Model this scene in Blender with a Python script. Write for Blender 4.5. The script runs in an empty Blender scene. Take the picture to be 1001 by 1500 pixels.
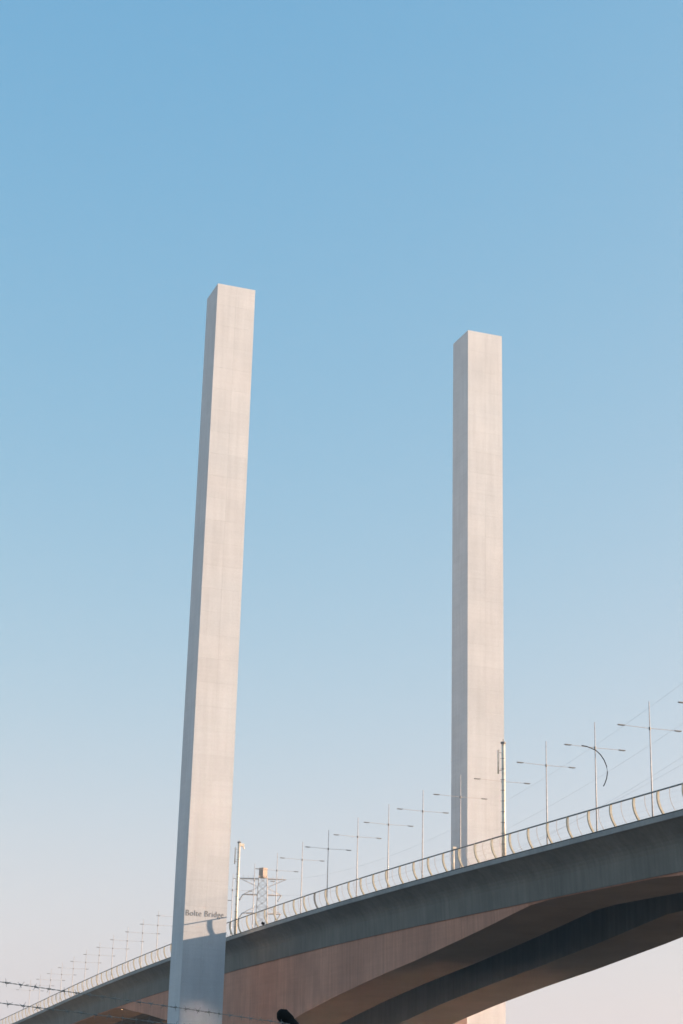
import bpy, bmesh, math, random
from mathutils import Vector, Matrix
random.seed(7)
S = bpy.context.scene
C = S.collection
# ------------------------------------------------------------------ camera
# world axes: x across the bridge (to the right), y along the bridge (away), z up, ground at z = 0
EYE = Vector((0.0, 0.0, 1.7))
F_ = Vector((0.32449, 0.88798, 0.32594)).normalized()
cam_d = bpy.data.cameras.new('camera')
cam = bpy.data.objects.new('camera', cam_d)
C.objects.link(cam)
cam_d.sensor_fit = 'VERTICAL'
cam_d.sensor_height = 36.0
cam_d.lens = 36.0 * 2550 / 1500
cam_d.clip_start = 0.1
cam_d.clip_end = 20000
PITCH, YAW, ROLL = 0.331813, 0.350346, 0.02641
fw = Vector((math.cos(PITCH) * math.sin(YAW), math.cos(PITCH) * math.cos(YAW), math.sin(PITCH)))
rt = Vector((math.cos(YAW), -math.sin(YAW), 0))
up = rt.cross(fw)
c_, s_ = math.cos(ROLL), math.sin(ROLL)
r2 = c_ * rt + s_ * up
u2 = -s_ * rt + c_ * up
M = Matrix.Identity(4)
for i in range(3):
    M[i][0], M[i][1], M[i][2], M[i][3] = r2[i], u2[i], -fw[i], EYE[i]
cam.matrix_world = M
S.camera = cam

# ------------------------------------------------------------------ sky, sun, exposure
SUN = Vector((1.0, -0.298, 0.233)).normalized()          # towards the sun
EL = math.asin(SUN.z)
AZ = math.atan2(SUN.x, SUN.y)
SHOULDER = (3.6, 4.8, 7.0)
SKY_CURVE = ((0.93, 1.38), (1.61, 0.61), (2.49, 0.26))
w = bpy.data.worlds.new('World')
S.world = w
w.use_nodes = True
nt = w.node_tree
bg = nt.nodes['Background']
sky = nt.nodes.new('ShaderNodeTexSky')
sky.sky_type = 'NISHITA'
sky.sun_disc = False
sky.sun_elevation = EL
sky.sun_rotation = AZ
sky.altitude = 0
sky.air_density = 1.0
sky.dust_density = 2.0
sky.ozone_density = 1.0
# film-like response of the sky colour (one power curve per channel, the same in every direction)
sep = nt.nodes.new('ShaderNodeSeparateColor')
com = nt.nodes.new('ShaderNodeCombineColor')
nt.links.new(sky.outputs[0], sep.inputs[0])
for k_, (gain, power) in enumerate(SKY_CURVE):
    pw = nt.nodes.new('ShaderNodeMath'); pw.operation = 'POWER'
    pw.inputs[1].default_value = power
    ml = nt.nodes.new('ShaderNodeMath'); ml.operation = 'MULTIPLY'
    ml.inputs[1].default_value = gain
    nt.links.new(sep.outputs[k_], pw.inputs[0])
    nt.links.new(pw.outputs[0], ml.inputs[0])
    # soft shoulder, so that the glow round the sun saturates towards white as on film
    dv = nt.nodes.new('ShaderNodeMath'); dv.operation = 'DIVIDE'; dv.inputs[1].default_value = SHOULDER[k_]
    p4 = nt.nodes.new('ShaderNodeMath'); p4.operation = 'POWER'; p4.inputs[1].default_value = 4.0
    ad = nt.nodes.new('ShaderNodeMath'); ad.operation = 'ADD'; ad.inputs[1].default_value = 1.0
    pq = nt.nodes.new('ShaderNodeMath'); pq.operation = 'POWER'; pq.inputs[1].default_value = -0.25
    mm = nt.nodes.new('ShaderNodeMath'); mm.operation = 'MULTIPLY'
    nt.links.new(ml.outputs[0], dv.inputs[0]); nt.links.new(dv.outputs[0], p4.inputs[0])
    nt.links.new(p4.outputs[0], ad.inputs[0]); nt.links.new(ad.outputs[0], pq.inputs[0])
    nt.links.new(ml.outputs[0], mm.inputs[0]); nt.links.new(pq.outputs[0], mm.inputs[1])
    nt.links.new(mm.outputs[0], com.inputs[k_])
nt.links.new(com.outputs[0], bg.inputs[0])
bg.inputs[1].default_value = 0.09
sd = bpy.data.lights.new('sun', 'SUN')
sd.energy = 5.0
sd.angle = math.radians(0.53)
sd.color = (1.0, 0.715, 0.50)
so = bpy.data.objects.new('sun', sd)
C.objects.link(so)
so.rotation_euler = SUN.to_track_quat('Z', 'Y').to_euler()
so.location = (200, 0, 200)
vs = S.view_settings
vs.view_transform = 'Standard'
vs.look = 'None'
vs.gamma = 1.0
vs.use_curve_mapping = False
vs.exposure = 1.34
S.cycles.max_bounces = 8
S.cycles.diffuse_bounces = 5
S.cycles.filter_width = 1.6
S.cycles.sample_clamp_indirect = 0.0
S.cycles.caustics_reflective = True
S.cycles.blur_glossy = 0.0

# ------------------------------------------------------------------ materials
def new_mat(name):
    m = bpy.data.materials.new(name)
    m.use_nodes = True
    return m, m.node_tree, m.node_tree.nodes['Principled BSDF']

def plain(name, col, rough=0.6, metal=0.0, var=0.0):
    m, t, b = new_mat(name)
    b.inputs['Roughness'].default_value = rough
    b.inputs['Metallic'].default_value = metal
    tc = t.nodes.new('ShaderNodeTexCoord')
    n = t.nodes.new('ShaderNodeTexNoise')
    n.inputs['Scale'].default_value = 3.0
    n.inputs['Detail'].default_value = 4
    t.links.new(tc.outputs['Object'], n.inputs['Vector'])
    r = t.nodes.new('ShaderNodeValToRGB')
    k = 0.18 + var
    r.color_ramp.elements[0].color = (*[c * (1 - k) for c in col], 1)
    r.color_ramp.elements[1].color = (*[min(1, c * (1 + k)) for c in col], 1)
    r.color_ramp.elements[0].position = 0.3
    r.color_ramp.elements[1].position = 0.7
    t.links.new(n.outputs['Fac'], r.inputs['Fac'])
    t.links.new(r.outputs['Color'], b.inputs['Base Color'])
    return m

def concrete(name, col, tint=0.05, blotch=0.10, streak=0.06, board=0.0, rough=0.85, scale=1.0):
    """cast concrete: a tint per pour (object random), cloudy blotches, rain streaks, fine grain"""
    m, t, b = new_mat(name)
    N, L = t.nodes, t.links
    b.inputs['Roughness'].default_value = rough
    b.inputs['Specular IOR Level'].default_value = 0.25
    geo = N.new('ShaderNodeNewGeometry')
    def noise(sc, detail, vec):
        mp = N.new('ShaderNodeMapping')
        mp.inputs['Scale'].default_value = vec
        L.new(geo.outputs['Position'], mp.inputs['Vector'])
        n = N.new('ShaderNodeTexNoise')
        n.inputs['Scale'].default_value = sc
        n.inputs['Detail'].default_value = detail
        L.new(mp.outputs[0], n.inputs['Vector'])
        return n.outputs['Fac']
    def mr(sock, amt):
        r = N.new('ShaderNodeMapRange')
        r.inputs['From Min'].default_value = 0.25
        r.inputs['From Max'].default_value = 0.75
        r.inputs['To Min'].default_value = 1 - amt
        r.inputs['To Max'].default_value = 1 + amt
        L.new(sock, r.inputs['Value'])
        return r.outputs[0]
    def mul(a, bb):
        x = N.new('ShaderNodeMath')
        x.operation = 'MULTIPLY'
        L.new(a, x.inputs[0])
        L.new(bb, x.inputs[1])
        return x.outputs[0]
    oi = N.new('ShaderNodeObjectInfo')
    rr = N.new('ShaderNodeMapRange')
    rr.inputs['To Min'].default_value = 1 - tint
    rr.inputs['To Max'].default_value = 1 + tint
    L.new(oi.outputs['Random'], rr.inputs['Value'])
    v = mul(rr.outputs[0], mr(noise(0.22 * scale, 6, (1, 1, 1)), blotch))
    v = mul(v, mr(noise(1.0 * scale, 5, (1.6, 1.6, 0.09)), streak))
    v = mul(v, mr(noise(6.0 * scale, 3, (1, 1, 1)), 0.05))
    if board:
        v = mul(v, mr(noise(0.9 * scale, 3, (0.12, 0.12, 3.0)), board))
    sc = N.new('ShaderNodeVectorMath')
    sc.operation = 'SCALE'
    sc.inputs[0].default_value = col
    L.new(v, sc.inputs['Scale'])
    # slight warm / cool drift
    mx = N.new('ShaderNodeMix')
    mx.data_type = 'RGBA'
    mx.blend_type = 'MULTIPLY'
    mx.inputs['B'].default_value = (1.05, 0.97, 0.92, 1)
    L.new(noise(0.11 * scale, 4, (1, 1, 1)), mx.inputs['Factor'])
    L.new(sc.outputs[0], mx.inputs['A'])
    L.new(mx.outputs['Result'], b.inputs['Base Color'])
    bp = N.new('ShaderNodeBump')
    bp.inputs['Strength'].default_value = 0.25
    bp.inputs['Distance'].default_value = 0.02
    L.new(noise(4.0, 6, (1, 1, 1)), bp.inputs['Height'])
    L.new(bp.outputs[0], b.inputs['Normal'])
    return m

M_TOWER = concrete('tower_concrete', (0.55, 0.585, 0.62), tint=0.024, blotch=0.05, streak=0.06, board=0.03)
M_JOINT = concrete('joint_concrete', (0.55, 0.55, 0.55), tint=0.0)
M_DECK = concrete('deck_concrete', (0.165, 0.165, 0.15), tint=0.06, blotch=0.16, streak=0.16)
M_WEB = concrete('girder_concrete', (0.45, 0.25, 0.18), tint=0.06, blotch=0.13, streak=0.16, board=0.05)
M_EDGE = concrete('edge_concrete', (0.30, 0.31, 0.31), tint=0.06, blotch=0.12, streak=0.10)
M_KERB_SHADE = plain('shaded_kerb', (0.07, 0.075, 0.07), 0.8)  # shadow on the kerb put into its colour
M_ROAD = plain('asphalt', (0.05, 0.05, 0.05), 0.9)
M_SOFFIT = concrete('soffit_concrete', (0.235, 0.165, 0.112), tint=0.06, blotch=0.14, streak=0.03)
M_RAIL = plain('rail_paint', (0.52, 0.48, 0.38), 0.5)
M_RAILTOP = plain('rail_top_grey', (0.16, 0.17, 0.17), 0.5)
M_POLE = plain('galvanised_steel', (0.48, 0.45, 0.43), 0.5, 0.0)
M_LAMP = plain('lamp_housing', (0.16, 0.16, 0.16), 0.5)
M_MAST = plain('white_paint', (0.74, 0.66, 0.54), 0.4)
M_DARK = plain('black_paint', (0.010, 0.011, 0.011), 0.95)
M_WIRE = plain('weathered_wire', (0.20, 0.215, 0.21), 0.6, 0.1)
M_DARK.node_tree.nodes['Principled BSDF'].inputs['Specular IOR Level'].default_value = 0.1
M_CABLE = plain('aluminium_conductor', (0.30, 0.31, 0.32), 0.6)
M_LETTER = concrete('letter_shade_tone', (0.20, 0.19, 0.18), tint=0.0)  # dark tone stands in for the shadow outlines of the pale letters
M_PYLON = plain('pylon_steel', (0.55, 0.48, 0.43), 0.7)
M_INSUL = plain('insulator_grey', (0.22, 0.24, 0.26), 0.4)

# ------------------------------------------------------------------ helpers
def mesh_obj(name, verts, faces, mat, parent=None, smooth=False, mats=None, mi=None):
    me = bpy.data.meshes.new(name)
    me.from_pydata([tuple(v) for v in verts], [], faces)
    for m in (mats or [mat]):
        me.materials.append(m)
    if mi:
        for p, k in zip(me.polygons, mi):
            p.material_index = k
    if smooth:
        for p in me.polygons:
            p.use_smooth = True
    me.update()
    return link(name, me, parent)

def link(name, me, parent=None, loc=None):
    o = bpy.data.objects.new(name, me)
    C.objects.link(o)
    if parent:
        o.parent = parent
    if loc is not None:
        o.location = loc
    return o

def empty(name, loc=(0, 0, 0), label=None, cat=None, group=None):
    o = bpy.data.objects.new(name, None)
    C.objects.link(o)
    o.location = loc
    o.empty_display_size = 0.5
    tag(o, label, cat, group)
    return o

def tag(o, label=None, cat=None, group=None, kind=None):
    if label: o['label'] = label
    if cat: o['category'] = cat
    if group: o['group'] = group
    if kind: o['kind'] = kind
    return o

class Geo:
    """collects shapes into one mesh"""
    def __init__(self): self.v, self.f, self.s = [], [], []
    def box(self, x0, x1, y0, y1, z0, z1):
        n = len(self.v)
        self.v += [(x0, y0, z0), (x1, y0, z0), (x1, y1, z0), (x0, y1, z0), (x0, y0, z1), (x1, y0, z1), (x1, y1, z1), (x0, y1, z1)]
        self.f += [[n + i for i in q] for q in ((0, 3, 2, 1), (4, 5, 6, 7), (0, 1, 5, 4), (1, 2, 6, 5), (2, 3, 7, 6), (3, 0, 4, 7))]
        return self
    def tube(self, pts, rad, n=8, cap=True):
        pts = [Vector(p) for p in pts]
        if not isinstance(rad, (list, tuple)): rad = [rad] * len(pts)
        base = len(self.v)
        ref = None
        for i, p in enumerate(pts):
            d = (pts[min(i + 1, len(pts) - 1)] - pts[max(i - 1, 0)]).normalized()
            if ref is None:
                ref = Vector((0, 0, 1)) if abs(d.z) < 0.9 else Vector((1, 0, 0))
            a = d.cross(ref).normalized()
            b = d.cross(a).normalized()
            for k in range(n):
                t = 2 * math.pi * k / n
                self.v.append(tuple(p + rad[i] * (math.cos(t) * a + math.sin(t) * b)))
        for i in range(len(pts) - 1):
            for k in range(n):
                k2 = (k + 1) % n
                self.f.append([base + i * n + k, base + (i + 1) * n + k, base + (i + 1) * n + k2, base + i * n + k2])
        if cap:
            self.f.append([base + k for k in range(n)])
            e = base + (len(pts) - 1) * n
            self.f.append([e + k for k in reversed(range(n))])
        return self
    def bar(self, p, q, wd, ht=None):
        """square section bar between two points"""
        return self.tube([p, q], wd * 0.7071, 4)
    def obj(self, name, mat, parent=None, smooth=False):
        return mesh_obj(name, self.v, self.f, mat, parent, smooth)
    def mesh(self, name, mat, smooth=False):
        me = bpy.data.meshes.new(name)
        me.from_pydata(self.v, [], self.f)
        me.materials.append(mat)
        if smooth:
            for p in me.polygons: p.use_smooth = True
        bm = bmesh.new()
        bm.from_mesh(me)
        bmesh.ops.recalc_face_normals(bm, faces=bm.faces)
        bm.to_mesh(me)
        bm.free()
        return me

def interp(tab, x):
    if x <= tab[0][0]: return tab[0][1]
    for (a, fa), (b, fb) in zip(tab, tab[1:]):
        if x <= b:
            t = (x - a) / (b - a)
            return fa + (fb - fa) * t
    return tab[-1][1]

# vertical profile of the deck edge (a long crest that falls away to the north)
_PT = [(-400, 14.0), (-200, 22.6), (0, 27.6), (80, 28.55), (140, 29.1), (170, 29.3), (200, 29.45), (225, 29.45), (250, 29.30), (275, 28.98), (300, 28.5),
       (325, 27.9), (350, 27.15), (375, 26.25), (400, 25.2), (425, 24.05), (450, 22.85), (475, 21.7), (500, 20.6), (560, 17.9), (640, 14.2), (760, 9.5)]
def deck_z(y):
    # smoothed piecewise profile
    acc = 0
    for k in (-12, -6, 0, 6, 12):
        acc += interp(_PT, y + k)
    return acc / 5

# underside of the haunched box girder
_HN = [(0, 13.6), (8, 13.6), (15, 14.1), (20, 14.5), (24.3, 15.2), (39.2, 17.16), (50, 17.9+0.45), (56, 19.0), (69, 20.25), (88, 22.35), (96, 23.35), (105, 24.5), (116, 25.8)]
PIER_Y, PIER_Y2 = 280.0, 46.0
def haunch_z(y):
    h = interp(_HN, abs(y - PIER_Y) if y < PIER_Y else max(0, y - PIER_Y - 12))
    if y < 163: h = interp(_HN, abs(y - PIER_Y2))
    a, b_, k = h, deck_z(y) - 5.10, 0.14
    return -k * math.log(math.exp(-(a - 20) / k) + math.exp(-(b_ - 20) / k)) + 20

# ------------------------------------------------------------------ ground
g = bpy.data.meshes.new('ground')
m, t, b = new_mat('dry_ground')
b.inputs['Roughness'].default_value = 0.95
tc = t.nodes.new('ShaderNodeNewGeometry')
n1 = t.nodes.new('ShaderNodeTexNoise'); n1.inputs['Scale'].default_value = 0.05; n1.inputs['Detail'].default_value = 8
r1 = t.nodes.new('ShaderNodeValToRGB')
r1.color_ramp.elements[0].color = (0.055, 0.065, 0.07, 1); r1.color_ramp.elements[0].position = 0.35
r1.color_ramp.elements[1].color = (0.10, 0.11, 0.115, 1); r1.color_ramp.elements[1].position = 0.65
t.links.new(tc.outputs['Position'], n1.inputs['Vector'])
t.links.new(n1.outputs['Fac'], r1.inputs['Fac'])
t.links.new(r1.outputs['Color'], b.inputs['Base Color'])
G = 2400
ground = mesh_obj('ground', [(-G, -2000, 0), (G, -2000, 0), (G, 3000, 0), (-G, 3000, 0)], [(0, 1, 2, 3)], m)
tag(ground, 'flat grey wharf ground running under the bridge', 'ground', kind='structure')

# harbour water: the low sun glints off it and lights the girders from below
mw, t, b = new_mat('harbour_water')
b.inputs['Base Color'].default_value = (0.02, 0.035, 0.04, 1)
b.inputs['Roughness'].default_value = 0.18
b.inputs['IOR'].default_value = 1.45
gn = t.nodes.new('ShaderNodeNewGeometry')
wn = t.nodes.new('ShaderNodeTexNoise'); wn.inputs['Scale'].default_value = 0.8; wn.inputs['Detail'].default_value = 3
bp = t.nodes.new('ShaderNodeBump'); bp.inputs['Strength'].default_value = 0.05; bp.inputs['Distance'].default_value = 0.2
t.links.new(gn.outputs['Position'], wn.inputs['Vector'])
t.links.new(wn.outputs['Fac'], bp.inputs['Height'])
t.links.new(bp.outputs[0], b.inputs['Normal'])
water = mesh_obj('water', [(-900, 190, 0.02), (400, 190, 0.02), (2300, 140, 0.02), (2300, 345, 0.02), (-900, 345, 0.02)], [(0, 1, 2, 3, 4)], mw)
tag(water, 'dark harbour water beneath the bridge', 'water', kind='structure')

mb, t, b = new_mat('dry_bank')
b.inputs['Roughness'].default_value = 0.95
gn = t.nodes.new('ShaderNodeNewGeometry')
wn = t.nodes.new('ShaderNodeTexNoise'); wn.inputs['Scale'].default_value = 0.06; wn.inputs['Detail'].default_value = 8
r1 = t.nodes.new('ShaderNodeValToRGB')
r1.color_ramp.elements[0].color = (0.22, 0.17, 0.10, 1); r1.color_ramp.elements[0].position = 0.35
r1.color_ramp.elements[1].color = (0.34, 0.27, 0.17, 1); r1.color_ramp.elements[1].position = 0.65
t.links.new(gn.outputs['Position'], wn.inputs['Vector'])
t.links.new(wn.outputs['Fac'], r1.inputs['Fac'])
t.links.new(r1.outputs['Color'], b.inputs['Base Color'])
bank = mesh_obj('far_bank', [(-900, 345.01, 0.03), (2300, 345.01, 0.03), (2300, 1600, 0.03), (-900, 1600, 0.03)], [(0, 1, 2, 3)], mb)
tag(bank, 'dry sandy bank on the far side of the water', 'bank', kind='structure')

# haze volume added to lift the shade under the deck and fade far lamps
HAZE = 0.00026
hv = Geo().box(-2500, 2500, -2100, 3100, -1, 146)
hm = bpy.data.materials.new('haze_air'); hm.use_nodes = True
ht = hm.node_tree
for n_ in list(ht.nodes):
    if n_.type == 'BSDF_PRINCIPLED': ht.nodes.remove(n_)
pv = ht.nodes.new('ShaderNodeVolumePrincipled')
pv.inputs['Color'].default_value = (0.82, 0.89, 1.0, 1)
pv.inputs['Density'].default_value = HAZE
ht.links.new(pv.outputs[0], ht.nodes['Material Output'].inputs['Volume'])
hm.cycles.homogeneous_volume = True
haze = hv.obj('haze', hm)
tag(haze, 'thin pale haze added over the harbour to lift the shade', 'haze', kind='stuff')

# ------------------------------------------------------------------ towers
TOP, FACE_Y, DEP, WID = 139.7, 269.1, 6.78, 6.93
LIFT = 4.0
def tower(x0, label):
    root = empty('concrete_tower', (x0 + WID / 2, FACE_Y + DEP / 2, 0), label, 'tower', 'twin towers beside the bridge')
    hw, hd, th, gp = WID / 2, DEP / 2, 0.30, 0.010
    Geo().box(-hw + 0.04, hw - 0.04, -hd + 0.04, hd - 0.04, 0, TOP - 0.07).obj('core', M_JOINT, root)
    wf = hw
    front = Geo().box(-wf + 0, -gp / 2, -hd, -hd + th, 0, LIFT - gp).mesh('concrete_panel', M_TOWER)
    front_b = Geo().box(gp / 2, wf, -hd, -hd + th, 0, LIFT - gp).mesh('concrete_panel', M_TOWER)
    back = Geo().box(-wf, -gp / 2, hd - th, hd, 0, LIFT - gp).mesh('concrete_panel', M_TOWER)
    back_b = Geo().box(gp / 2, wf, hd - th, hd, 0, LIFT - gp).mesh('concrete_panel', M_TOWER)
    sd_ = hd - th - 0.003
    side = [Geo().box(sx * hw if sx < 0 else hw - th, -hw + th if sx < 0 else hw, y0, y1, 0, LIFT - gp).mesh('concrete_panel', M_TOWER)
            for sx in (-1, 1) for (y0, y1) in ((-sd_, -gp / 2), (gp / 2, sd_))]
    k = 0
    z = TOP - 35 * LIFT
    for i in range(35):
        zz = TOP - (i + 1) * LIFT
        if zz < -LIFT: break
        for me in [front, front_b, back, back_b] + side:
            o = link('concrete_panel', me, root, (0, 0, zz if zz > 0 else zz))
    Geo().box(-hw + th + 0.003, hw - th - 0.003, -hd + th + 0.003, hd - th - 0.003, TOP - 0.3, TOP - 0.03).obj('roof_slab', M_TOWER, root)
    return root
near_tower = tower(73.95, 'tall square concrete tower carrying the raised words Bolte Bridge')
far_tower = tower(122.43, 'tall square concrete tower on the far side of the deck, without lettering')

# raised lettering on the near tower
fc = bpy.data.curves.new('lettering', 'FONT')
fc.body = 'Bolte Bridge'
fc.size = 1.32
fc.extrude = 0.018
fc.offset = -0.022
fc.space_character = 1.08
fc.resolution_u = 3
tmp = bpy.data.objects.new('tmp_text', fc)
C.objects.link(tmp)
dg = bpy.context.evaluated_depsgraph_get()
lm = bpy.data.meshes.new_from_object(tmp.evaluated_get(dg))
bpy.data.objects.remove(tmp)
xs = [v.co.x for v in lm.vertices]
x_lo, x_hi = min(xs), max(xs)
lm.materials.clear()
lm.materials.append(M_LETTER)
lo = link('lettering', lm, near_tower)
sx = 6.12 / (x_hi - x_lo)
lo.scale = (sx, 1.0, 1.0)
lo.rotation_euler = (math.radians(90), 0, 0)
lo.location = (74.22 - x_lo * sx - (73.95 + WID / 2), -DEP / 2 - 0.019, 28.46 + 1.7)

# ------------------------------------------------------------------ the twin bridges
MID = 101.6
def section(y, side):
    d, s = deck_z(y), haunch_z(y)
    pts = [(86.62, d), (86.62, d - 0.47), (87.15, d - 0.90), (87.6, d - 1.28), (87.95, d - 1.62), (88.22, d - 1.98), (88.40, d - 2.36), (88.50, d - 2.80), (88.62, d - 5.0), (88.76, d - 5.003), (88.85, s), (97.1, s),
           (97.1, d - 2.9), (98.0, d - 2.1), (101.592, d - 1.3), (101.592, d + 0.25)]
    if side > 0:
        pts = [(2 * MID - x, z) for x, z in pts]
    return [(x, y, z) for x, z in pts]
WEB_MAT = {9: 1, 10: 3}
def bridge(side, label):
    root = empty('bridge', ((94.0 if side < 0 else 2 * MID - 94.0), PIER_Y, 0), label, 'bridge', 'parallel box girder bridges')
    off = Vector(root.location)
    STEP = 4.65
    y = 243.4 - 60 * STEP
    while y < 700:
        y0, y1 = y, y + STEP - 0.02
        a = section(y0, side); b_ = section(y1, side)
        if side > 0: a, b_ = b_, a
        nn = len(a)
        v = [Vector(p) - off for p in a + b_]
        f, mi = [], []
        for i in range(nn):
            j = (i + 1) % nn
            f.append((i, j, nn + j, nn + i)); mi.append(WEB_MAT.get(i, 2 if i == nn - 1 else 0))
        f.append(tuple(reversed(range(nn)))); mi.append(0)
        f.append(tuple(range(nn, 2 * nn))); mi.append(0)
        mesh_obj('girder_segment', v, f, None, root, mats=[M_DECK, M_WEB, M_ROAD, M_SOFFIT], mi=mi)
        # outer fascia panel and kerb on top, its shade put into the dark colour
        for (xa, xb, za, zb, mt, nm) in ((86.42, 86.617, -0.45, 0.05, M_EDGE, 'fascia_panel'), (86.47, 86.95, 0.053, 0.20, M_KERB_SHADE, 'kerb')):
            q = []
            for yy in (y0, y1):
                d = deck_z(yy)
                for (xx, zz) in ((xa, za), (xb, za), (xb, zb), (xa, zb)):
                    X = xx if side < 0 else 2 * MID - xx
                    q.append(Vector((X, yy, d + zz)) - off)
            ff = [(0, 1, 2, 3), (7, 6, 5, 4), (0, 4, 5, 1), (1, 5, 6, 2), (2, 6, 7, 3), (3, 7, 4, 0)]
            mesh_obj(nm, q, ff, mt, root)
        y += STEP
    # piers
    xc = 92.97 if side < 0 else 2 * MID - 92.97
    for py, hw, hd in ((PIER_Y, 3.6, 3.4), (PIER_Y2, 3.6, 3.4), (420, 2.6, 1.2), (470, 2.6, 1.2), (520, 2.6, 1.2), (570, 2.6, 1.2), (620, 2.6, 1.2)):
        top = haunch_z(py) + 0.2
        Geo().box(xc - hw - off.x, xc + hw - off.x, py - hd - off.y, py + hd - off.y, 0, top).obj('pier', M_DECK, root)
    return root
near_bridge = bridge(-1, 'haunched concrete box girder bridge nearest the camera, edged by the curved railing')
far_bridge = bridge(1, 'second haunched concrete girder bridge, behind and parallel to the railed one')

# ------------------------------------------------------------------ railing of curved posts
def rail_curve(n=9):
    # (x offset from the kerb, height): hangs outward at the top and sweeps in to the kerb
    out = []
    for i in range(n):
        t = i / (n - 1)
        h = 0.12 + 2.28 * t
        x = 0.62 * (1 - t) ** 2.2 - 0.10 * math.sin(math.pi * t) 
        out.append((x, h))
    return out
RC = rail_curve()
RX = 86.25
railing = empty('bridge_railing', (RX, 240, 0), 'long railing of curved posts along the near edge of the deck', 'railing')
def blade(dx, ty):
    v, f = [], []
    for (x, h) in RC:
        for (xx, yy) in ((x, -ty), (x + dx, -ty), (x + dx, ty), (x, ty)):
            v.append((xx, yy, h))
    for i in range(len(RC) - 1):
        for k in range(4):
            k2 = (k + 1) % 4
            f.append((i * 4 + k, i * 4 + k2, (i + 1) * 4 + k2, (i + 1) * 4 + k))
    f.append((3, 2, 1, 0)); e = (len(RC) - 1) * 4
    f.append((e, e + 1, e + 2, e + 3))
    return v, f
def two_blades():
    v, f = blade(0.22, 0.04)
    V, Fc = [], []
    for dy in (-0.065, 0.065):
        n = len(V)
        V += [(x, y + dy, z) for x, y, z in v]
        Fc += [tuple(i + n for i in q) for q in f]
    # foot plate and head block
    for (x0, x1, y0, y1, z0, z1) in ((0.5, 0.95, -0.2, 0.2, 0.10, 0.16), (-0.03, 0.22, -0.11, 0.11, 2.36, 2.44)):
        gg = Geo().box(x0, x1, y0, y1, z0, z1)
        n = len(V)
        V += gg.v; Fc += [tuple(i + n for i in q) for q in gg.f]
    me = bpy.data.meshes.new('post')
    me.from_pydata(V, [], Fc)
    me.materials.append(M_RAIL)
    return me
post_me = two_blades()
post_dark = post_me.copy(); post_dark.materials.clear(); post_dark.materials.append(M_RAILTOP)  # darker grey copy for one post
v, f = blade(0.05, 0.016)
thin_me = bpy.data.meshes.new('baluster'); thin_me.from_pydata(v, [], f); thin_me.materials.append(M_POLE)
STEP = 4.65
ys = [243.4 + STEP * k for k in range(-34, 86)]
for yk in ys:
    pm = post_dark if abs(yk - 243.4) < 1 else post_me
    po = link('post', pm, railing, (0, yk - 240, deck_z(yk) + 0.05))
    if pm is post_dark: po['label'] = 'single dark post among the tan ones'
    ym = yk + STEP / 2
    link('baluster', thin_me, railing, (0, ym - 240, deck_z(ym) + 0.05))
    y1 = yk + STEP
    z0, z1 = deck_z(yk) + 2.48, deck_z(y1) + 2.48
    Geo().tube([(0.08, yk - 240, z0), (0.08, y1 - 240 - 0.01, z1)], 0.085, 8).obj('top_rail', M_RAILTOP, railing)
for (cx, ch) in ((0.42, 0.45), (0.16, 0.95), (0.02, 1.45), (0.0, 1.95)):
    pts = [(cx + 0.03, yk - 240, deck_z(yk) + ch) for yk in ys]
    Geo().tube(pts, 0.005, 4).obj('cable', M_POLE, railing)

# ------------------------------------------------------------------ light poles on the median
POLE_H = 45.9 + 1.7 - (29.45 + 0.25)
def pole_meshes():
    pole = Geo().tube([(0, 0, 0), (0, 0, POLE_H * 0.5), (0, 0, POLE_H)], [0.11, 0.085, 0.05], 10).mesh('pole', M_POLE, True)
    base = Geo().box(-0.3, 0.3, -0.3, 0.3, 0, 0.05).mesh('base_plate', M_POLE)
    col = Geo().tube([(0, 0, POLE_H - 3.35), (0, 0, POLE_H - 3.0)], 0.12, 10).mesh('collar', M_LAMP)
    arms, lamps = [], []
    for s in (-1, 1):
        arms.append(Geo().tube([(s * 0.15, 0, POLE_H - 3.15), (s * 2.0, 0, POLE_H - 3.12), (s * 3.35, 0, POLE_H - 3.10)], [0.034, 0.03, 0.026], 6).mesh('arm', M_POLE))
        gg = Geo()
        gg.box(min(s * 3.25, s * 4.15), max(s * 3.25, s * 4.15), -0.13, 0.13, POLE_H - 3.14, POLE_H - 3.06)
        gg.box(min(s * 3.4, s * 4.05), max(s * 3.4, s * 4.05), -0.10, 0.10, POLE_H - 3.18, POLE_H - 3.143)
        lamps.append(gg.mesh('lamp_head', M_LAMP))
    return pole, base, col, arms, lamps
PM = pole_meshes()
def light_pole(y, label):
    r = empty('light_pole', (MID, y, deck_z(y) + 0.25), label, 'light pole', 'double armed light poles along the median')
    pole, base, col, arms, lamps = PM
    link('pole', pole, r); link('base_plate', base, r); link('collar', col, r)
    for a in arms: link('arm', a, r)
    for a in lamps: link('lamp_head', a, r)
    return r
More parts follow.
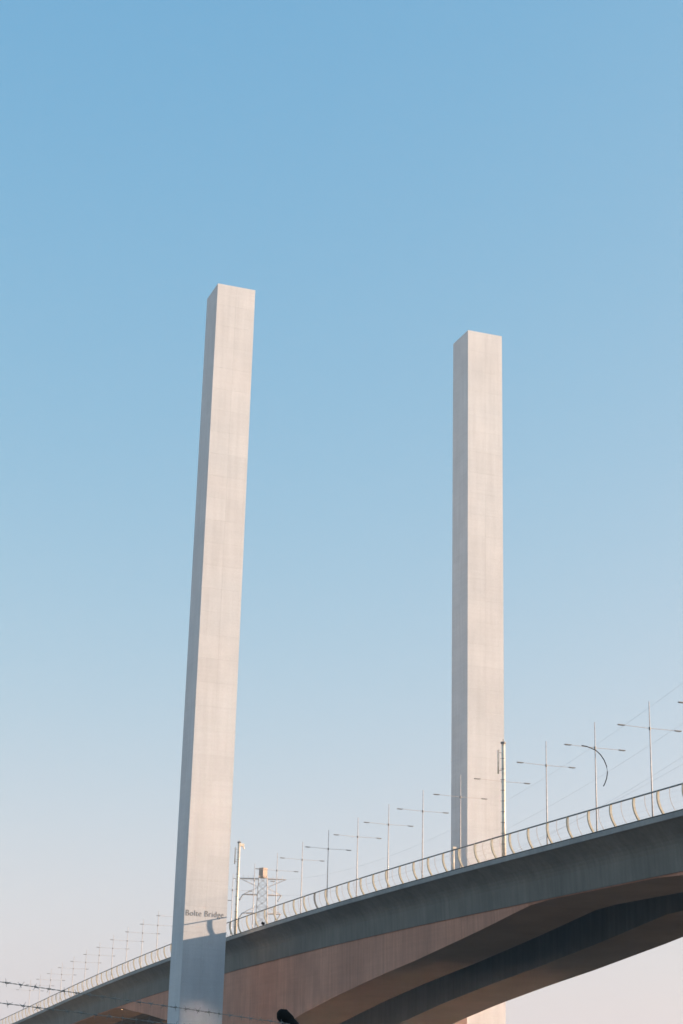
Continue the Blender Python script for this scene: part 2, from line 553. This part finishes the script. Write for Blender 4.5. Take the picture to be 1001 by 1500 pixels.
POLES = [
 (159.6, 'double armed light pole at the right edge of the photo, only one lamp showing'),
 (172.8, 'tallest looking double armed light pole, rightmost one seen whole'),
 (185.9, 'double armed light pole with a thin dark film hair across its arm'),
 (198.95, 'first clear double armed light pole right of the far tower'),
 (212.0, 'double armed light pole lined up behind the tall white antenna mast'),
 (225.7, 'pale double armed light pole in front of the far tower, shaded side'),
 (239.3, 'first double armed light pole left of the far tower'),
 (252.9, 'second double armed light pole left of the far tower'),
 (266.3, 'third double armed light pole left of the far tower'),
 (280.2, 'dark double armed light pole standing in shadow between the two towers'),
 (293.5, 'double armed light pole just left of the dark shaded one'),
 (307.5, 'double armed light pole just right of the lattice pylon'),
 (321.0, 'double armed light pole just left of the lattice pylon, crossing its arms'),
 (335.0, 'double armed light pole squeezed between the near tower and the white mast'),
 (349.1, 'light pole behind the lettered tower, only its right lamp arm showing'),
 (377.4, 'light pole behind the lettered tower, only its left lamp arm showing'),
 (391.7, 'first double armed light pole left of the lettered tower'),
 (405.4, 'second double armed light pole left of the lettered tower'),
 (420.0, 'third double armed light pole left of the lettered tower'),
 (434.6, 'fourth double armed light pole left of the lettered tower'),
 (449.2, 'fifth double armed light pole left of the lettered tower'),
 (464.5, 'sixth double armed light pole left of the lettered tower'),
 (479.5, 'seventh double armed light pole left of the lettered tower'),
 (494.3, 'eighth double armed light pole left of the lettered tower'),
 (509.2, 'ninth double armed light pole left of the lettered tower, faint'),
 (524.2, 'tenth double armed light pole left of the lettered tower, faint'),
 (539.2, 'farthest faint double armed light pole at the left edge of the photo'),
]
pole_objs = [light_pole(y, l) for y, l in POLES]

# film hair modelled as a dark curve on the third pole's arm (traced in the plane across the bridge)
zc = POLE_H - 3.12
ang = [math.radians(a) for a in range(98, -56, -11)]
pts = []
for (x, z) in ((-1.95, 0.03), (-1.35, 0.0), (-0.7, -0.16), (-0.02, -0.38), (0.6, -0.85), (1.1, -1.5), (1.4, -2.2), (1.5, -2.95), (1.36, -3.7), (1.12, -4.3), (0.9, -4.68)):
    pts.append((x, -0.22, zc + z))
Geo().tube(pts, 0.06, 6).obj('film_hair', M_DARK, pole_objs[2], True)

# ------------------------------------------------------------------ white antenna masts at the deck edge
def mast(y, h, r0, r1, label):
    z = deck_z(y) + 0.1
    r = empty('antenna_mast', (88.3, y, z), label, 'mast', 'white masts at the deck edge')
    Geo().tube([(0, 0, 0), (0, 0, h * 0.3), (0, 0, h - 0.4)], [r0, r0 * 0.88, r1], 14).obj('pole', M_MAST, r, True)
    Geo().tube([(0, 0, 0), (0, 0, 0.12)], r0 * 1.9, 14).obj('base_flange', M_DARK, r)
    # side antenna tube with its brackets
    at = empty_part('panel_antenna', r)
    Geo().tube([(-0.62, 0.1, h - 4.0), (-0.62, 0.1, h - 1.2)], 0.10, 8).obj('tube', M_MAST, at, True)
    for zz in (h - 3.6, h - 1.5):
        Geo().tube([(-0.62, 0.1, zz), (0, 0, zz)], 0.035, 5).obj('bracket', M_LAMP, at)
    # climbing rungs
    k = 0
    zz = 2.0
    while zz < h - 1:
        Geo().tube([(-r0 - 0.16, -0.05, zz), (r0 * 0.2, -r0 - 0.02, zz)], 0.03, 5).obj('rung', M_LAMP, r)
        zz += 1.25
    hd = Geo()
    hd.tube([(0, 0, h - 0.42), (0, 0, h - 0.2)], r1 * 1.5, 12)
    hd.tube([(0, 0, h - 0.2), (0, 0, h + 0.15)], 0.05, 6)
    hd.obj('top_cap', M_LAMP, r)
    return r
def empty_part(name, parent):
    o = bpy.data.objects.new(name, None)
    C.objects.link(o)
    o.parent = parent
    return o
m1 = mast(288.4, 16.5, 0.27, 0.22, 'slender white mast with side tube just right of the lettered tower')
cm = Geo()
cm.box(0.15, 0.85, -0.2, 0.2, 15.55, 16.0)
cm.tube([(0.7, 0, 15.6), (0.95, 0, 15.1)], 0.12, 8)
cm.obj('camera_head', M_MAST, m1)
m2 = mast(183.9, 14.2, 0.27, 0.21, 'thick white mast with rungs and side tube, in front of the far tower')
# short camera post
y = 198.2
sp = empty('camera_post', (88.3, y, deck_z(y) + 0.1), 'short white post with small head, at the foot of the far tower', 'post')
Geo().tube([(0, 0, 0), (0, 0, 3.25)], [0.14, 0.11], 10).obj('post', M_MAST, sp, True)
Geo().box(-0.12, 0.34, -0.14, 0.14, 3.2, 3.45).obj('head', M_MAST, sp)
Geo().box(-0.25, 0.25, -0.25, 0.25, 0, 0.06).obj('base_plate', M_DARK, sp)
# floodlights on the kerb
def flood(x, y, dz, label, s=1.0):
    z = deck_z(y) + 0.20 + dz
    r = empty('floodlight', (x, y, z), label, 'floodlight', 'small dark floodlights on the deck edge')
    Geo().box(-0.05 * s, 0.05 * s, -0.05 * s, 0.05 * s, 0, 0.3 * s).obj('stem', M_DARK, r)
    bd = Geo().box(-0.28 * s, 0.28 * s, -0.16 * s, 0.16 * s, -0.22 * s, 0.22 * s).obj('housing', M_DARK, r)
    bd.location = (0, 0, 0.42 * s); bd.rotation_euler = (0.3, 0.25, 0)
    return r
flood(86.75, 268.6, 0, 'small dark floodlight on the deck edge right of the lattice pylon', 0.9)
flood(86.75, 291.0, 0, 'small dark floodlight touching the right side of the lettered tower', 1.0)

# ------------------------------------------------------------------ lattice pylon beyond the bridge
PX, PY = 130.7, 406.1
pyl = empty('lattice_pylon', (PX, PY, 0), 'pale lattice power pylon with three pairs of arms beyond the deck', 'pylon')
ang = math.atan2(-3.1, 10.2)
pyl.rotation_euler = (0, 0, ang)
def wid(z):   # half width of the shaft at height z
    return interp([(0, 4.2), (30, 1.85), (46, 1.35), (55, 1.0)], z)
corn = [(-1, -1), (1, -1), (1, 1), (-1, 1)]
for (cx, cy) in corn:
    Geo().tube([(cx * wid(z), cy * wid(z), z) for z in (0, 30, 46, 55)], 0.085, 4).obj('leg', M_PYLON, pyl)
br = Geo()
zs = [0, 6, 11.5, 16.5, 21, 25, 28.5, 31.5, 34.2, 36.8, 39.2, 41.5, 43.7, 45.8, 47.7, 49.5, 51.2, 53, 55]
for z0, z1 in zip(zs, zs[1:]):
    for k in range(4):
        (ax, ay), (bx, by) = corn[k], corn[(k + 1) % 4]
        w0, w1 = wid(z0), wid(z1)
        br.tube([(ax * w0, ay * w0, z0), (bx * w1, by * w1, z1)], 0.035, 4)
        br.tube([(bx * w0, by * w0, z0), (ax * w1, ay * w1, z1)], 0.035, 4)
        br.tube([(ax * w1, ay * w1, z1), (bx * w1, by * w1, z1)], 0.03, 4)
tag(br.obj('bracing', M_PYLON, pyl), kind='stuff')
tips = []
for z, hl in ((54.4, 5.6), (50.6, 4.6), (46.2, 4.6)):
    for s in (-1, 1):
        ag = Geo()
        w = wid(z)
        for yy in (-1, 1):
            ag.tube([(s * w, yy * w, z), (s * hl, yy * 0.12, z)], 0.09, 4)
            ag.tube([(s * w, yy * w, z - 2.0 if z > 54 else z + 1.7), (s * hl, yy * 0.12, z)], 0.04, 4)
        for q in (0.35, 0.65):
            ag.tube([(s * (w + (hl - w) * q), 0.6 * (1 - q), z), (s * (w + (hl - w) * q), 0.6 * (1 - q), z + (-2.0 if z > 54 else 1.7) * (1 - q))], 0.035, 4)
        if z > 54:
            for q in (0.3, 0.55, 0.8):
                ag.tube([(s * (w + (hl - w) * q), 0, z), (s * (w + (hl - w) * q), 0, z + 0.9)], 0.03, 4)
        ag.obj('cross_arm', M_PYLON, pyl)
        if z < 54:
            pts = [(s * hl, 0, z), (s * hl - 0.85, -1.2, z - 1.5)]
            Geo().tube(pts, 0.16, 8).obj('insulator', M_INSUL, pyl)
        tips.append((s * hl, 0, z))
eb = Geo().box(-0.72, 0.72, -0.72, 0.72, 54.6, 57.0).obj('equipment_box', plain('rusty_steel', (0.36, 0.28, 0.23), 0.8), pyl)
eb.rotation_euler = (0, 0, math.radians(43.3))

# ------------------------------------------------------------------ power lines rising to the right
def ray(px, py):
    return (fw + r2 * ((px - 500.5) / 2550) - u2 * ((py - 750) / 2550))
rotz = Matrix.Rotation(ang, 3, 'Z')
def conductor(tip, q_end, d_end, sag, label):
    p0 = rotz @ Vector(tip) + Vector((PX, PY, 0))
    p1 = EYE + ray(*q_end).normalized() * d_end
    n = 40
    # continue past the frame to where the next support stands
    ext = 1.25
    gg = []
    for i in range(n + 1):
        t = ext * i / n
        p = p0.lerp(p1, t)
        p.z -= 4 * sag * t * (1 - t) 
        gg.append(p)
    o = Geo().tube(gg, 0.011, 5).obj('power_line', M_CABLE, None)
    tag(o, label, 'power line', 'power lines climbing to the right')
conductor(tips[1], (1001, 1000), 250, 6.0, 'highest power line crossing the sky at the right edge')
conductor(tips[3], (1001, 1059), 250, 6.0, 'power line passing behind the arms of the rightmost light pole')
conductor(tips[5], (1001, 1108), 250, 6.0, 'upper of two close power lines just above the railing at right')
conductor(tips[4], (1001, 1119), 255, 6.0, 'lower of two close power lines just above the railing at right')

# ------------------------------------------------------------------ barbed wire fence near the camera
def at(px, py, d):
    return EYE + ray(px, py).normalized() * d
fence = empty('barbed_wire_fence', (4.4, 12.6, 0), 'barbed wire strands on a black cranked fence post in the foreground', 'fence')
fo = Vector(fence.location)
def fp(p): return Vector(p) - fo
T = at(411, 1483.5, 13.5)
adir = (Vector((-0.656, 0.755, 0.85))).normalized()
foot = T - adir * 0.56
def fence_post(T, foot):
    Geo().tube([fp(foot), fp((foot.x, foot.y, 0))], 0.045, 12).obj('post', M_DARK, fence, True)
    gg = Geo().tube([fp(foot), fp(T - adir * 0.03), fp(T)], [0.045, 0.045, 0.03], 14)
    gg.obj('post_arm', M_DARK, fence, True)
    for q_ in (0.19, 0.33):
        bd_ = Geo().tube([fp(T - adir * (q_ + 0.012)), fp(T - adir * (q_ - 0.012))], 0.0485, 14)
        bd_.tube([fp(T - adir * q_ + Vector((-0.02, -0.045, 0.0))), fp(T - adir * q_ + Vector((-0.03, -0.062, 0.0)))], 0.008, 6)
        bd_.obj('clamp_band', M_WIRE, fence, True)
    cp = Geo().tube([fp(T - adir * 0.10), fp(T - adir * 0.02), fp(T + adir * 0.012)], [0.051, 0.051, 0.026], 14)
    cp.obj('post_cap', M_DARK, fence, True)
fence_post(T, foot)
ldir = Vector((1.38, 10.3, 0)) - Vector((4.25, 12.8, 0))
T2, foot2 = T + ldir, foot + ldir
fence_post(T2, foot2)
def barb_mesh():
    gg = Geo()
    for k in range(3):
        gg.tube([(0.005 * math.cos(t * 1.4), (t - 4) * 0.0032, 0.005 * math.sin(t * 1.4)) for t in range(9)], 0.0022, 5) if k == 0 else None
    for a, ty in ((0.6, -0.006), (2.2, 0.006), (3.9, -0.004), (5.4, 0.005)):
        gg.tube([(0, ty, 0), (0.026 * math.cos(a), ty * 2.0, 0.026 * math.sin(a))], [0.0022, 0.0009], 4)
    return gg.mesh('barb', M_WIRE)
BM = barb_mesh()
def strand(pa, pb, first, spacing, arm_t):
    """twisted pair of wires from the left post to the right post"""
    a, b_ = pa, pb
    d = (b_ - a).normalized()
    a = a - d * 0.9
    L = (b_ - a).length
    s1 = d.cross(Vector((0, 0, 1))).normalized(); s2 = s1.cross(d)
    o = empty_part('strand', fence)
    o.location = fp(a)
    n = int(L / 0.012)
    for ph in (0, math.pi):
        pts = []
        for i in range(n + 1):
            q = i / n * L
            t = q / 0.10 * 2 * math.pi + ph
            pts.append(d * q + 0.0016 * (math.cos(t) * s1 + math.sin(t) * s2))
        Geo().tube(pts, 0.0015, 5).obj('wire', M_WIRE, o)
    q = 0.9 + first
    while q > 0.05: q -= spacing
    q += spacing
    k = 0
    while q < L - 0.03:
        bb = link('barb', BM, o, d * (q + random.uniform(-0.006, 0.006)))
        rot = d.to_track_quat('Y', 'Z') @ Matrix.Rotation(random.uniform(0, 6.28), 3, 'Y').to_quaternion()
        bb.rotation_mode = 'QUATERNION'
        bb.rotation_quaternion = rot
        q += spacing
strand(at(10.4, 1439.6, 11), at(432, 1501, 13.46), 0.0, 0.128, 0)
strand(at(12, 1470.6, 11), at(460, 1526, 13.42), 0.0, 0.130, 0)
